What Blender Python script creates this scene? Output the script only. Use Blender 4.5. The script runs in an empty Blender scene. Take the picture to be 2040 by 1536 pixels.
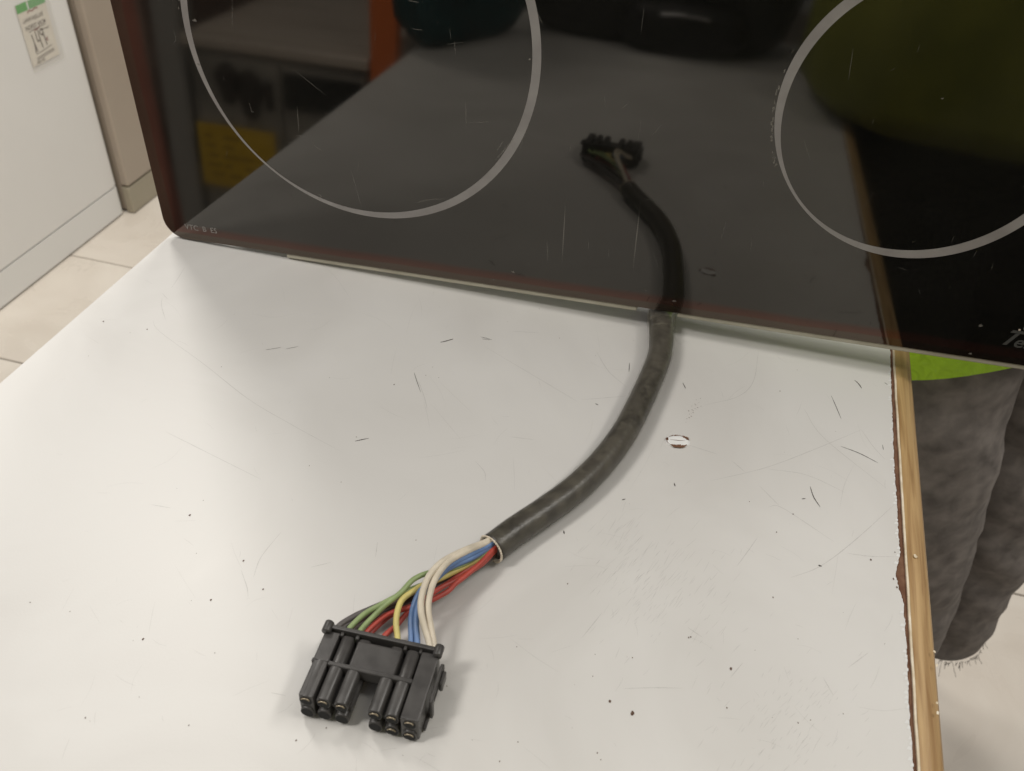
import bpy, bmesh, math, random
import numpy as np
from mathutils import Matrix, Vector, noise

random.seed(7)
SC = bpy.context.scene
COL = SC.collection

# ------------------------------------------------------------------ camera
F_PX, PITCH, YAW, ROLL = 1781.0542, 0.7059, -0.2428, -0.0631
CAM = np.array([0.34608, -0.43190, 0.3186])


def cam_rows():
    cp, sp, cy, sy = math.cos(PITCH), math.sin(PITCH), math.cos(YAW), math.sin(YAW)
    f = np.array([sy * cp, cy * cp, -sp]); r = np.array([cy, -sy, 0.0]); d = np.cross(f, r)
    c, s = math.cos(ROLL), math.sin(ROLL)
    return c * r + s * d, -s * r + c * d, f


R_, D_, F_ = cam_rows()
cd = bpy.data.cameras.new('camera')
cam = bpy.data.objects.new('camera', cd)
COL.objects.link(cam)
cam.matrix_world = Matrix(((R_[0], -D_[0], -F_[0], CAM[0]), (R_[1], -D_[1], -F_[1], CAM[1]),
                           (R_[2], -D_[2], -F_[2], CAM[2]), (0, 0, 0, 1)))
cd.sensor_fit = 'HORIZONTAL'; cd.sensor_width = 36.0
cd.lens = 36.0 * F_PX / 2040.0
cd.clip_start = 0.01; cd.clip_end = 100
cd.dof.use_dof = True; cd.dof.focus_distance = 0.46; cd.dof.aperture_fstop = 20.0
SC.camera = cam

# ------------------------------------------------------------------ light: shop ceiling panels plus added fill lamps
w = bpy.data.worlds.new('World'); SC.world = w; w.use_nodes = True
bg = w.node_tree.nodes['Background']
bg.inputs[0].default_value = (1.0, 0.975, 0.945, 1); bg.inputs[1].default_value = 0.22


def area(name, loc, target, sx, sy, watts, col=(1, 0.96, 0.90)):
    l = bpy.data.lights.new(name, 'AREA'); l.shape = 'RECTANGLE'; l.size = sx; l.size_y = sy
    l.energy = watts; l.color = col
    o = bpy.data.objects.new(name, l); COL.objects.link(o); o.location = loc
    o.rotation_euler = (Vector(target) - Vector(loc)).to_track_quat('-Z', 'Y').to_euler()
    return o


area('overhead_light', (-0.84, 0.86, 1.65), (0.0, 0.0, 0), 0.30, 0.60, 14.5)
area('overhead_light', (-0.42, -0.40, 1.70), (0.1, -0.2, 0), 0.25, 0.60, 3.2)
area('overhead_light', (0.85, -0.10, 1.75), (0.5, -0.1, 0), 0.25, 0.60, 3.6)
area('overhead_light', (-0.80, -0.95, 1.70), (-0.6, -1.2, -.5), 0.60, 0.30, 22)  # added lamp, placed to brighten the mirrored cabinet fronts
area('overhead_light', (-0.15, 1.35, 1.70), (-0.25, 1.35, 0), 0.6, 0.60, 27)
area('overhead_light', (1.5, 0.3, 1.70), (1.2, 0.3, 0), 1.2, 0.30, 18)  # added lamp, brightens the left appliance fronts and the trouser leg

SC.view_settings.view_transform = 'Standard'
SC.view_settings.look = 'None'
SC.view_settings.exposure = 0.0
SC.view_settings.gamma = 1.0
SC.view_settings.use_curve_mapping = False
SC.cycles.max_bounces = 10
SC.cycles.transmission_bounces = 8


# ------------------------------------------------------------------ helpers
def at(x, y, z=0.0):
    """world point at height z lying behind photograph pixel (x, y) - a surveying aid for real positions"""
    d = R_ * ((x - 1020) / F_PX) + D_ * ((y - 768) / F_PX) + F_
    return CAM + d * ((z - CAM[2]) / d[2])


WM = {}     # world matrices of roots and parts


def root(name, M, label, cat, group=None, kind=None):
    o = bpy.data.objects.new(name, None); COL.objects.link(o)
    o.empty_display_size = 0.02
    o.matrix_world = M; WM[o.name] = M.copy()
    tag(o, label, cat, group, kind)
    return o


def tag(o, label=None, cat=None, group=None, kind=None):
    if label: o['label'] = label
    if cat: o['category'] = cat
    if group: o['group'] = group
    if kind: o['kind'] = kind
    return o


def T3(x, y, z): return Matrix.Translation((x, y, z))


def obj(name, V, Fc, mat, parent=None, smooth=False, local=False, label=None, kind=None, mats=None, midx=None):
    """one mesh object; V in world coordinates unless local"""
    V = [Vector(v) for v in V]
    if parent is not None:
        M = WM[parent.name]
        if not local:
            Mi = M.inverted(); V = [Mi @ v for v in V]
    me = bpy.data.meshes.new(name)
    me.from_pydata([tuple(v) for v in V], [], [tuple(f) for f in Fc]); me.update()
    me.materials.append(mat)
    if mats:
        for m in mats: me.materials.append(m)
        me.polygons.foreach_set('material_index', midx)
    if smooth: me.polygons.foreach_set('use_smooth', [True] * len(me.polygons))
    o = bpy.data.objects.new(name, me); COL.objects.link(o)
    if parent is not None:
        o.parent = parent; WM[o.name] = WM[parent.name]
    else:
        WM[o.name] = Matrix.Identity(4)
    if label: o['label'] = label
    if kind: o['kind'] = kind
    return o


def bm_data(bm):
    bm.verts.ensure_lookup_table(); bm.verts.index_update()
    V = [v.co.copy() for v in bm.verts]; Fc = [[v.index for v in f.verts] for f in bm.faces]
    bm.free(); return V, Fc


def box(x0, x1, y0, y1, z0, z1, bev=0.0, seg=2):
    bm = bmesh.new()
    bmesh.ops.create_cube(bm, size=1.0)
    for v in bm.verts:
        v.co = Vector(((x0 + x1) / 2 + v.co.x * (x1 - x0), (y0 + y1) / 2 + v.co.y * (y1 - y0), (z0 + z1) / 2 + v.co.z * (z1 - z0)))
    if bev > 0:
        bmesh.ops.bevel(bm, geom=bm.edges[:], offset=bev, segments=seg, profile=0.5, affect='EDGES')
    return bm_data(bm)


def prism(poly, z0, z1, bev=0.0, seg=2):
    """extrude a 2D polygon between z0 and z1 (local axes), optionally bevelling its rims"""
    bm = bmesh.new()
    a = [bm.verts.new((p[0], p[1], z0)) for p in poly]; b = [bm.verts.new((p[0], p[1], z1)) for p in poly]
    n = len(poly)
    fb = bm.faces.new(a[::-1]); ft = bm.faces.new(b)
    for i in range(n): bm.faces.new((a[i], a[(i + 1) % n], b[(i + 1) % n], b[i]))
    if bev > 0:
        es = list(set(list(ft.edges) + list(fb.edges)))
        bmesh.ops.bevel(bm, geom=es, offset=bev, segments=seg, profile=0.5, affect='EDGES')
    bmesh.ops.recalc_face_normals(bm, faces=bm.faces[:])
    return bm_data(bm)


def merge(*parts):
    V, Fc = [], []
    for v, f in parts:
        k = len(V); V += list(v); Fc += [[i + k for i in q] for q in f]
    return V, Fc


def xf(M, VF): return [M @ Vector(v) for v in VF[0]], VF[1]


def spline(pts, n):
    """Catmull-Rom through pts, n samples"""
    P = [np.array(p, float) for p in pts]
    P = [2 * P[0] - P[1]] + P + [2 * P[-1] - P[-2]]
    out = []; m = len(P) - 3
    for i in range(n):
        t = i / (n - 1) * m; k = min(int(t), m - 1); s = t - k
        a, b, c, d = P[k:k + 4]
        out.append(0.5 * ((2 * b) + (c - a) * s + (2 * a - 5 * b + 4 * c - d) * s * s + (3 * b - a - 3 * c + d) * s ** 3))
    return out


def tube(path, rad, seg=12, cap=True, flat=None):
    """swept tube; rad is a number or list; flat scales the vertical radius"""
    path = [Vector(p) for p in path]; n = len(path)
    rad = rad if hasattr(rad, '__len__') else [rad] * n
    V, Fc = [], []
    up = Vector((0, 0, 1))
    prev = None
    for i, p in enumerate(path):
        t = (path[min(i + 1, n - 1)] - path[max(i - 1, 0)]).normalized()
        if prev is None:
            s = t.cross(up)
            if s.length < 1e-3: s = t.cross(Vector((1, 0, 0)))
            s.normalize()
        else:
            s = (prev - t * prev.dot(t)).normalized()
        prev = s
        q = s.cross(t).normalized()
        for k in range(seg):
            a = 2 * math.pi * k / seg
            V.append(p + s * math.cos(a) * rad[i] + q * math.sin(a) * rad[i] * (flat[i] if flat else 1.0))
    for i in range(n - 1):
        for k in range(seg):
            k2 = (k + 1) % seg
            Fc.append([i * seg + k, i * seg + k2, (i + 1) * seg + k2, (i + 1) * seg + k])
    if cap:
        Fc.append(list(range(seg))[::-1]); Fc.append([(n - 1) * seg + k for k in range(seg)])
    return V, Fc


def loft(rings, cap0=True, cap1=True):
    n = len(rings[0]); V = [v for r in rings for v in r]; Fc = []
    for i in range(len(rings) - 1):
        for k in range(n):
            k2 = (k + 1) % n
            Fc.append([i * n + k, i * n + k2, (i + 1) * n + k2, (i + 1) * n + k])
    if cap0: Fc.append(list(range(n))[::-1])
    if cap1: Fc.append([(len(rings) - 1) * n + k for k in range(n)])
    return V, Fc


def ribbon(pts, wd, normal=(0, 0, 1)):
    """flat strip along pts, half widths wd list or number"""
    pts = [Vector(p) for p in pts]; n = len(pts); nr = Vector(normal); V, Fc = [], []
    wd = wd if hasattr(wd, '__len__') else [wd] * n
    for i in range(n):
        t = (pts[min(i + 1, n - 1)] - pts[max(i - 1, 0)])
        s = nr.cross(t)
        s = s.normalized() if s.length > 1e-12 else Vector((1, 0, 0))
        V += [pts[i] + s * wd[i], pts[i] - s * wd[i]]
    for i in range(n - 1): Fc.append([2 * i + 1, 2 * i + 3, 2 * i + 2, 2 * i])
    return V, Fc


def disc(c, rx, ry=None, n=12, normal_up=True, jit=0.0):
    ry = ry or rx
    c = Vector(c); V = []
    for k in range(n):
        a = 2 * math.pi * k / n; j = 1 + random.uniform(-jit, jit)
        V.append(c + Vector((math.cos(a) * rx * j, math.sin(a) * ry * j, 0)))
    return V, [list(range(n))]


def text2d(s, size, shear=0.0, bold=0.0):
    cu = bpy.data.curves.new('t', 'FONT'); cu.body = s; cu.size = size; cu.shear = shear; cu.offset = bold
    cu.resolution_u = 4
    o = bpy.data.objects.new('t', cu); COL.objects.link(o)
    dg = bpy.context.evaluated_depsgraph_get(); me = bpy.data.meshes.new_from_object(o.evaluated_get(dg))
    V = [v.co.copy() for v in me.vertices]; Fc = [list(p.vertices) for p in me.polygons]
    bpy.data.objects.remove(o); bpy.data.curves.remove(cu); bpy.data.meshes.remove(me)
    return V, Fc


# ------------------------------------------------------------------ materials
def mat(name, col, rough=0.5, spec=0.5, metal=0.0, **kw):
    m = bpy.data.materials.new(name); m.use_nodes = True
    p = m.node_tree.nodes['Principled BSDF']
    p.inputs['Base Color'].default_value = (*col, 1); p.inputs['Roughness'].default_value = rough
    p.inputs['Specular IOR Level'].default_value = spec; p.inputs['Metallic'].default_value = metal
    for k, v in kw.items(): p.inputs[k.replace('_', ' ')].default_value = v
    return m


def nd(m, t, **kw):
    n = m.node_tree.nodes.new(t)
    for k, v in kw.items():
        if hasattr(n, k) and k not in ('inputs',): setattr(n, k, v)
    return n


def lk(m, a, b): m.node_tree.links.new(a, b)


def P(m): return m.node_tree.nodes['Principled BSDF']


def noisy(m, c1, c2, scale, detail=4, dist=0.0, lo=0.35, hi=0.65, stretch=(1, 1, 1), bump=0.0, bscale=None, rough=None):
    """two-tone noise colour plus optional fine relief"""
    tc = nd(m, 'ShaderNodeTexCoord'); mp = nd(m, 'ShaderNodeMapping'); mp.inputs['Scale'].default_value = stretch
    lk(m, tc.outputs['Object'], mp.inputs[0])
    n = nd(m, 'ShaderNodeTexNoise'); n.inputs['Scale'].default_value = scale; n.inputs['Detail'].default_value = detail
    n.inputs['Distortion'].default_value = dist
    lk(m, mp.outputs[0], n.inputs['Vector'])
    r = nd(m, 'ShaderNodeValToRGB'); r.color_ramp.elements[0].position = lo; r.color_ramp.elements[1].position = hi
    r.color_ramp.elements[0].color = (*c1, 1); r.color_ramp.elements[1].color = (*c2, 1)
    lk(m, n.outputs['Fac'], r.inputs[0]); lk(m, r.outputs[0], P(m).inputs['Base Color'])
    if rough:
        mr = nd(m, 'ShaderNodeMapRange'); mr.inputs['To Min'].default_value = rough[0]; mr.inputs['To Max'].default_value = rough[1]
        mr.inputs['From Min'].default_value = 0.3; mr.inputs['From Max'].default_value = 0.7
        lk(m, n.outputs['Fac'], mr.inputs[0]); lk(m, mr.outputs[0], P(m).inputs['Roughness'])
    if bump:
        n2 = nd(m, 'ShaderNodeTexNoise'); n2.inputs['Scale'].default_value = bscale or scale * 6; n2.inputs['Detail'].default_value = 3
        lk(m, mp.outputs[0], n2.inputs['Vector'])
        b = nd(m, 'ShaderNodeBump'); b.inputs['Strength'].default_value = bump; b.inputs['Distance'].default_value = 0.001
        lk(m, n2.outputs['Fac'], b.inputs['Height']); lk(m, b.outputs[0], P(m).inputs['Normal'])
    return m


M_LAM = noisy(mat('white_laminate', (0.74, 0.72, 0.68), 0.38), (0.615, 0.60, 0.575), (0.68, 0.668, 0.645), 7, 8, 1.1, bump=0.03, bscale=900, rough=(0.34, 0.46))
M_CORE = noisy(mat('brown_core', (0.16, 0.07, 0.04), 0.9, 0.2), (0.13, 0.062, 0.038), (0.21, 0.115, 0.072), 160, 4, bump=0.4, bscale=1500)
M_CHIP = mat('raw_laminate_edge', (0.80, 0.80, 0.79), 0.7)
M_LAMRAW = mat('raw_laminate_flake', (0.74, 0.74, 0.73), 0.8)
M_GLUE = noisy(mat('cream_edge_line', (0.75, 0.66, 0.5), 0.6), (0.62, 0.52, 0.36), (0.82, 0.74, 0.60), 120)
M_OAK = noisy(mat('oak_edging', (0.4, 0.25, 0.1), 0.42), (0.30, 0.17, 0.065), (0.52, 0.345, 0.16), 34, 10, 0.6, 0.30, 0.66, stretch=(11, 0.5, 11), bump=0.12, bscale=300)
M_SCR_D = mat('dark_scratch', (0.05, 0.042, 0.036), 0.8)
M_SCR_B = mat('brown_speck', (0.10, 0.055, 0.035), 0.8)


def alpha_mat(name, col, a, rough=0.7):
    m = mat(name, col, rough); P(m).inputs['Alpha'].default_value = a; return m


M_SCR_F = alpha_mat('faint_scratch', (0.14, 0.12, 0.11), 0.17)
M_SCR_FF = alpha_mat('very_faint_scratch', (0.17, 0.15, 0.14), 0.085)

M_STEEL = noisy(mat('brushed_steel', (0.5, 0.5, 0.5), 0.35, 0.5, 1.0), (0.42, 0.42, 0.42), (0.55, 0.55, 0.54), 30, 3, stretch=(1, 40, 1))
M_RING = noisy(mat('grey_ring_print', (0.2, 0.19, 0.18), 0.4), (0.25, 0.232, 0.222), (0.30, 0.282, 0.268), 60, 4)
M_PRINT = mat('grey_print', (0.30, 0.28, 0.26), 0.5)
M_LOGO = mat('logo_print', (0.065, 0.065, 0.062), 0.5)
M_DOT = mat('pale_dots', (0.27, 0.255, 0.225), 0.6)
M_BEAD = mat('pale_residue', (0.55, 0.47, 0.38), 0.35)
M_GSCR = alpha_mat('glass_scratch', (0.34, 0.32, 0.28), 0.26)

M_BLK = noisy(mat('black_nylon', (0.02, 0.02, 0.02), 0.42), (0.048, 0.045, 0.043), (0.066, 0.062, 0.059), 140, 4, bump=0.03, bscale=700, rough=(0.30, 0.44))
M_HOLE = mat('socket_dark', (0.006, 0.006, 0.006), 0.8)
M_BRASS = mat('tinned_brass', (0.40, 0.34, 0.25), 0.42, 0.5, 1.0)
M_JACK = noisy(mat('cable_jacket', (0.03, 0.028, 0.026), 0.4), (0.026, 0.0235, 0.020), (0.062, 0.055, 0.046), 45, 6, 0.4, bump=0.2, bscale=500, rough=(0.28, 0.42))
M_CREAM = noisy(mat('cream_liner', (0.7, 0.62, 0.5), 0.6), (0.60, 0.52, 0.41), (0.74, 0.67, 0.55), 400)


def clear_sleeve():
    """dusty translucent plastic skin over the dark jacket"""
    m = mat('clear_sleeve', (0.30, 0.275, 0.21), 0.32)
    p = P(m)
    tc = nd(m, 'ShaderNodeTexCoord'); n = nd(m, 'ShaderNodeTexNoise'); n.inputs['Scale'].default_value = 170; n.inputs['Detail'].default_value = 7; n.inputs['Distortion'].default_value = .6
    lk(m, tc.outputs['Object'], n.inputs['Vector'])
    for lo, hi, key in ((.05, .22, 'Alpha'), (.12, .24, 'Roughness')):
        mr = nd(m, 'ShaderNodeMapRange'); mr.inputs['From Min'].default_value = 0.35; mr.inputs['From Max'].default_value = 0.7
        mr.inputs['To Min'].default_value = lo; mr.inputs['To Max'].default_value = hi
        lk(m, n.outputs['Fac'], mr.inputs[0]); lk(m, mr.outputs[0], p.inputs[key])
    n2 = nd(m, 'ShaderNodeTexNoise'); n2.inputs['Scale'].default_value = 420; n2.inputs['Detail'].default_value = 3
    lk(m, tc.outputs['Object'], n2.inputs['Vector'])
    b = nd(m, 'ShaderNodeBump'); b.inputs['Strength'].default_value = 0.55; b.inputs['Distance'].default_value = 0.0008
    lk(m, n2.outputs['Fac'], b.inputs['Height']); lk(m, b.outputs[0], p.inputs['Normal'])
    return m


M_CLEAR = clear_sleeve()


def wire_mat(name, c):
    c2 = tuple(v * 0.78 for v in c)
    return noisy(mat(name, c, 0.42), c2, c, 120, 3, rough=(0.38, 0.55))


M_WIRE = dict(white=wire_mat('white_wire', (0.74, 0.66, 0.53)), blue=wire_mat('blue_wire', (0.14, 0.24, 0.46)),
              green=wire_mat('green_wire', (0.30, 0.39, 0.17)), yellow=wire_mat('yellow_wire', (0.66, 0.56, 0.19)),
              red=wire_mat('red_wire', (0.46, 0.065, 0.045)), brown=wire_mat('brown_wire', (0.075, 0.05, 0.04)),
              grey=wire_mat('grey_wire', (0.10, 0.09, 0.085)))

M_TILE = noisy(mat('floor_tile', (0.6, 0.53, 0.45), 0.3), (0.64, 0.58, 0.505), (0.72, 0.665, 0.59), 5, 6, 0.8, rough=(0.22, 0.36))
M_GROUT = noisy(mat('grout', (0.35, 0.3, 0.25), 0.9), (0.26, 0.22, 0.18), (0.36, 0.31, 0.26), 60)
M_ENAMEL = noisy(mat('white_enamel', (0.66, 0.63, 0.59), 0.3), (0.71, 0.695, 0.675), (0.74, 0.725, 0.705), 3)
M_PLINTH = mat('white_plinth', (0.74, 0.73, 0.71), 0.4)
M_BEIGE = noisy(mat('beige_enamel', (0.36, 0.30, 0.24), 0.4), (0.345, 0.285, 0.23), (0.375, 0.315, 0.255), 4)
M_OLIVE = noisy(mat('olive_plinth', (0.33, 0.29, 0.22), 0.5), (0.31, 0.275, 0.205), (0.35, 0.31, 0.235), 8)
M_CARD = noisy(mat('tag_card', (0.66, 0.60, 0.50), 0.5), (0.70, 0.65, 0.57), (0.76, 0.71, 0.63), 30)
M_SLEEVE = alpha_mat('tag_sleeve', (0.70, 0.67, 0.62), 0.12, 0.25)
M_GREEN1 = mat('tag_green', (0.03, 0.34, 0.03), 0.5)
M_GREEN2 = mat('tag_pale_green', (0.10, 0.36, 0.11), 0.5)
M_INK = mat('marker_ink', (0.055, 0.03, 0.022), 0.7)
M_INKR = mat('red_ink', (0.27, 0.10, 0.09), 0.7)

M_VEST = noisy(mat('lime_vest', (0.27, 0.55, 0.02), 0.7), (0.42, 0.78, 0.012), (0.52, 0.88, 0.02), 14, 4)
_n = nd(M_VEST, 'ShaderNodeTexNoise'); _n.inputs['Scale'].default_value = 13; _n.inputs['Detail'].default_value = 2; _n.inputs['Distortion'].default_value = 1.5
_b = nd(M_VEST, 'ShaderNodeBump'); _b.inputs['Strength'].default_value = 0.6; _b.inputs['Distance'].default_value = 0.02
lk(M_VEST, _n.outputs['Fac'], _b.inputs['Height']); lk(M_VEST, _b.outputs[0], P(M_VEST).inputs['Normal'])
M_VEST2 = noisy(mat('lime_top', (0.30, 0.42, 0.02), 0.7), (0.20, 0.215, 0.024), (0.28, 0.29, 0.035), 14, 4)
M_JEAN = noisy(mat('grey_denim', (0.07, 0.06, 0.055), 0.9, 0.25), (0.135, 0.120, 0.109), (0.30, 0.268, 0.243), 48, 15, 0.3, 0.28, 0.74, bump=0.12, bscale=1600)
M_JEAN2 = noisy(mat('black_denim', (0.02, 0.02, 0.02), 0.9, 0.25), (0.014, 0.014, 0.015), (0.026, 0.026, 0.027), 18, 6)
M_THREAD = mat('denim_thread', (0.06, 0.05, 0.042), 0.9)
M_SKIN = noisy(mat('skin', (0.55, 0.34, 0.25), 0.5, Subsurface_Weight=0.08), (0.52, 0.31, 0.22), (0.58, 0.37, 0.28), 25)
M_HAIR = mat('dark_hair', (0.03, 0.02, 0.015), 0.6)
M_EYEW = mat('eye_white', (0.75, 0.73, 0.70), 0.2)
M_EYED = mat('eye_iris', (0.03, 0.02, 0.015), 0.2)
M_SHOE = mat('black_shoe', (0.02, 0.02, 0.02), 0.5)

M_CABF = noisy(mat('cabinet_face', (0.14, 0.13, 0.115), 0.5), (0.20, 0.19, 0.17), (0.46, 0.43, 0.38), 4.5, 5, 1.0)
M_CABT = noisy(mat('cabinet_top', (0.40, 0.34, 0.28), 0.5), (0.50, 0.43, 0.36), (0.66, 0.58, 0.50), 3, 5, stretch=(0.5, 6, 1))
M_YEL = noisy(mat('yellow_card', (0.62, 0.40, 0.03), 0.6), (0.72, 0.46, 0.02), (0.85, 0.56, 0.04), 18, 4)
M_ORANGE = mat('orange_post', (0.90, 0.21, 0.04), 0.45)
M_TEAL = noisy(mat('teal_cloth', (0.008, 0.045, 0.055), 0.8), (0.006, 0.03, 0.038), (0.012, 0.07, 0.08), 22, 5, bump=0.3)
M_BAG = noisy(mat('black_bag', (0.012, 0.012, 0.012), 0.55), (0.009, 0.009, 0.009), (0.018, 0.018, 0.018), 30, 4, bump=0.3)
M_DARKAP = mat('dark_appliance', (0.03, 0.022, 0.02), 0.4)
M_REDAP = noisy(mat('brown_red_panel', (0.16, 0.07, 0.05), 0.5), (.30, .19, .16), (.50, .33, .27), 4)
M_BOXGREY = mat('light_grey_panel', (0.42, 0.41, 0.39), 0.5)

# ------------------------------------------------------------------ floor: tiles on a bed
ZF = -0.95
fl = root('floor', T3(0, 0, ZF) @ Matrix.Rotation(math.radians(1.0), 4, 'Z'), 'pale beige tiled shop floor below the counter', 'floor', kind='structure')
del fl['category']
V, Fc = box(-4.5, 4.5, -6.0, 5.0, -0.06, -0.004)
obj('grout_bed', V, Fc, M_GROUT, fl, local=True)
S_T = 0.40
tm = None
bm_v, bm_f = box(-S_T / 2 + .0015, S_T / 2 - .0015, -S_T / 2 + .0015, S_T / 2 - .0015, -0.004, 0.0, 0.0012, 1)
tile_no = 0
X0T, Y0T = -0.86, 0.748
for i in range(-4, 7):
    for j in range(-8, 6):
        cx, cy = X0T + (i + .5) * S_T, Y0T + (j + .5) * S_T
        if tm is None:
            o = obj('tile', bm_v, bm_f, M_TILE, fl, local=True); tm = o.data
        else:
            o = bpy.data.objects.new('tile', tm); COL.objects.link(o); o.parent = fl
        o.location = (cx, cy, random.uniform(-.0004, .0004))
        o.rotation_euler = (0, 0, random.choice((0, 1, 2, 3)) * math.pi / 2)

# ------------------------------------------------------------------ the counter
YN, YFAR = -0.76, 0.14
ct = root('work_counter', T3(0.23, -0.3, ZF), 'scratched white laminate counter with oak edge strip under the cable', 'counter')
# laminate sheet with a broken right edge
lam_obs = [(0.4607, YFAR)]
for (x, y) in [(1773, 692), (1776, 780), (1779, 860), (1782, 940), (1787, 1000), (1789, 1060), (1793, 1100), (1787, 1130), (1785.5, 1150), (1790, 1170), (1800, 1200), (1804, 1260), (1808, 1330), (1812, 1420), (1818, 1503)]:
    p = at(x, y); lam_obs.append((float(p[0]), float(p[1])))
lam_obs += [(lam_obs[-1][0] + .0003, -0.45), (lam_obs[-1][0] + .0002, YN)]
edge = []
for k in range(len(lam_obs) - 1):
    a, b = lam_obs[k], lam_obs[k + 1]
    n = max(2, int(abs(a[1] - b[1]) / 0.0011))
    for i in range(n):
        t = i / n
        j = noise.noise(Vector((k * 3.1 + t * n * .27, 5.2, 1.1))) * .00035 + random.uniform(-.00022, .00022)
        edge.append((a[0] + (b[0] - a[0]) * t + j, a[1] + (b[1] - a[1]) * t))
edge.append((lam_obs[-1][0], YN))
poly = edge + [(0.0, YN), (0.0, YFAR)]
V, Fc = prism(poly[::-1], -0.0008, 0.0)
obj('laminate_sheet', V, Fc, M_LAM, ct)
# chipped white fringe along the break: thin proud flakes of raw laminate
fr = []
for (x, y) in edge[6:-6:2]:
    if y < -0.36 or random.random() < .35: continue
    a = random.uniform(.0002, .0012)
    c = Vector((x - a * .5, y, 0.00012))
    fr.append(([c + Vector((-a * 1.5, -.0008, 0)), c + Vector((a * .35, -.0006, 0)), c + Vector((a * .45, .0006, 0)), c + Vector((-a * .6, .0009, 0))], [[0, 1, 2, 3]]))
V, Fc = merge(*fr); obj('broken_edge', V, Fc, M_LAMRAW, ct, kind='stuff')
V, Fc = box(0.0, 0.46185, YN + .0004, YFAR - .0004, -0.0302, -0.0009); obj('core_board', V, Fc, M_CORE, ct)
# cream glue line, wavering
gl = []
yy = YFAR
while yy > YN:
    gl.append((0.4620 + noise.noise(Vector((yy * 60, 0, 0))) * .0002, yy)); yy -= 0.004
rg = [[Vector((x - .00042 - random.uniform(0, .0001), y, -.004)), Vector((x - .00042 - random.uniform(0, .00012), y, .0002)), Vector((x + .00042, y, .0002)), Vector((x + .00042, y, -.004))] for x, y in gl]
V, Fc = loft(rg); obj('glue_line', V, Fc, M_GLUE, ct, smooth=False)
pf = [(.4625, -.0300), (.4625, .0001), (.4640, .00005), (.4670, -.0006), (.4698, -.0018), (.4719, -.0032), (.4732, -.0052), (.4737, -.0085), (.4737, -.0300)]
V, Fc = loft([[Vector((x, y, z)) for x, z in pf] for y in (YN, YFAR)]); es = obj('edge_strip', V, [f[::-1] for f in Fc], M_OAK, ct)
chips = [disc(tuple(at(x, y, .0004)), r, r * 1.3, 8, jit=.3) for x, y, r in [(1824, 1108, .0008), (1866, 1325, .0006), (1867, 1400, .0005), (1868, 1420, .0006), (1862, 1298, .0005)]]
V, Fc = merge(*chips); obj('chip_marks', V, Fc, M_GLUE, es, kind='stuff')
V, Fc = box(0.03, 0.44, YN + .05, YFAR - .02, ZF, -0.031, 0.002, 1); obj('cabinet', V, Fc, M_ENAMEL, ct)
V, Fc = box(0.03, 0.235, YN + .034, YN + .049, ZF + .08, -0.05, 0.002, 1); d0 = obj('door', V, Fc, M_ENAMEL, ct)
V, Fc = box(0.205, 0.215, YN + .02, YN + .033, -0.3, -0.18, 0.003, 2); obj('handle', V, Fc, M_STEEL, d0)
V, Fc = box(0.239, 0.44, YN + .034, YN + .049, ZF + .08, -0.05, 0.002, 1); d1 = obj('door', V, Fc, M_ENAMEL, ct)
V, Fc = box(0.26, 0.27, YN + .02, YN + .033, -0.3, -0.18, 0.003, 2); obj('handle', V, Fc, M_STEEL, d1)

# scratches, pits and scuffs in the laminate
ZS = 0.00006
zc = [0]


def scr(pts, wpx=1.2, taper=True, n=None):
    zc[0] += 1
    z = ZS + (zc[0] % 40) * 0.000002
    W = [at(x, y, z) for x, y in pts]
    W = spline(W, n or max(8, 6 * len(pts)))
    k = len(W); hw = wpx * 0.5 * 0.00026
    wd = [.7 * hw * ((0.25 + 0.75 * math.sin(math.pi * i / (k - 1)) ** .6) if taper else 1) * random.uniform(.7, 1.2) for i in range(k)]
    return ribbon(W, wd)


dark = [([(877, 682), (890, 679), (903, 675)], 4), ([(957, 671), (970, 674), (980, 677)], 2.2), ([(960, 675), (976, 677)], 1.6), ([(707, 879), (720, 876), (735, 873)], 3),
        ([(1656, 788), (1666, 811), (1676, 835)], 2), ([(1675, 889), (1712, 903), (1749, 922)], 2.6), ([(1702, 757), (1710, 764), (1717, 774)], 3.4), ([(1614, 969), (1621, 990), (1634, 1010)], 2.6),
        ([(1254, 723), (1253, 741)], 2), ([(1360, 762), (1366, 774)], 2.4), ([(1343, 962), (1345, 969)], 3), ([(1239, 996), (1246, 994)], 3), ([(1186, 804), (1192, 807)], 3.4), ([(1597, 994), (1605, 993)], 2.5),
        ([(1123, 1057), (1124, 1064)], 3.5), ([(825, 742), (829, 755), (838, 781)], 1.6), ([(1630, 1126), (1637, 1128)], 4.5), ([(1762, 762), (1768, 766)], 2.4), ([(1758, 886), (1760, 896)], 1.6), ([(529, 697), (560, 692)], 1.5), ([(570, 695), (595, 690)], 1.4)]
V, Fc = merge(*[scr(p, wv) for p, wv in dark]); obj('dark_scratches', V, Fc, M_SCR_D, ct, kind='stuff')
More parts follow.
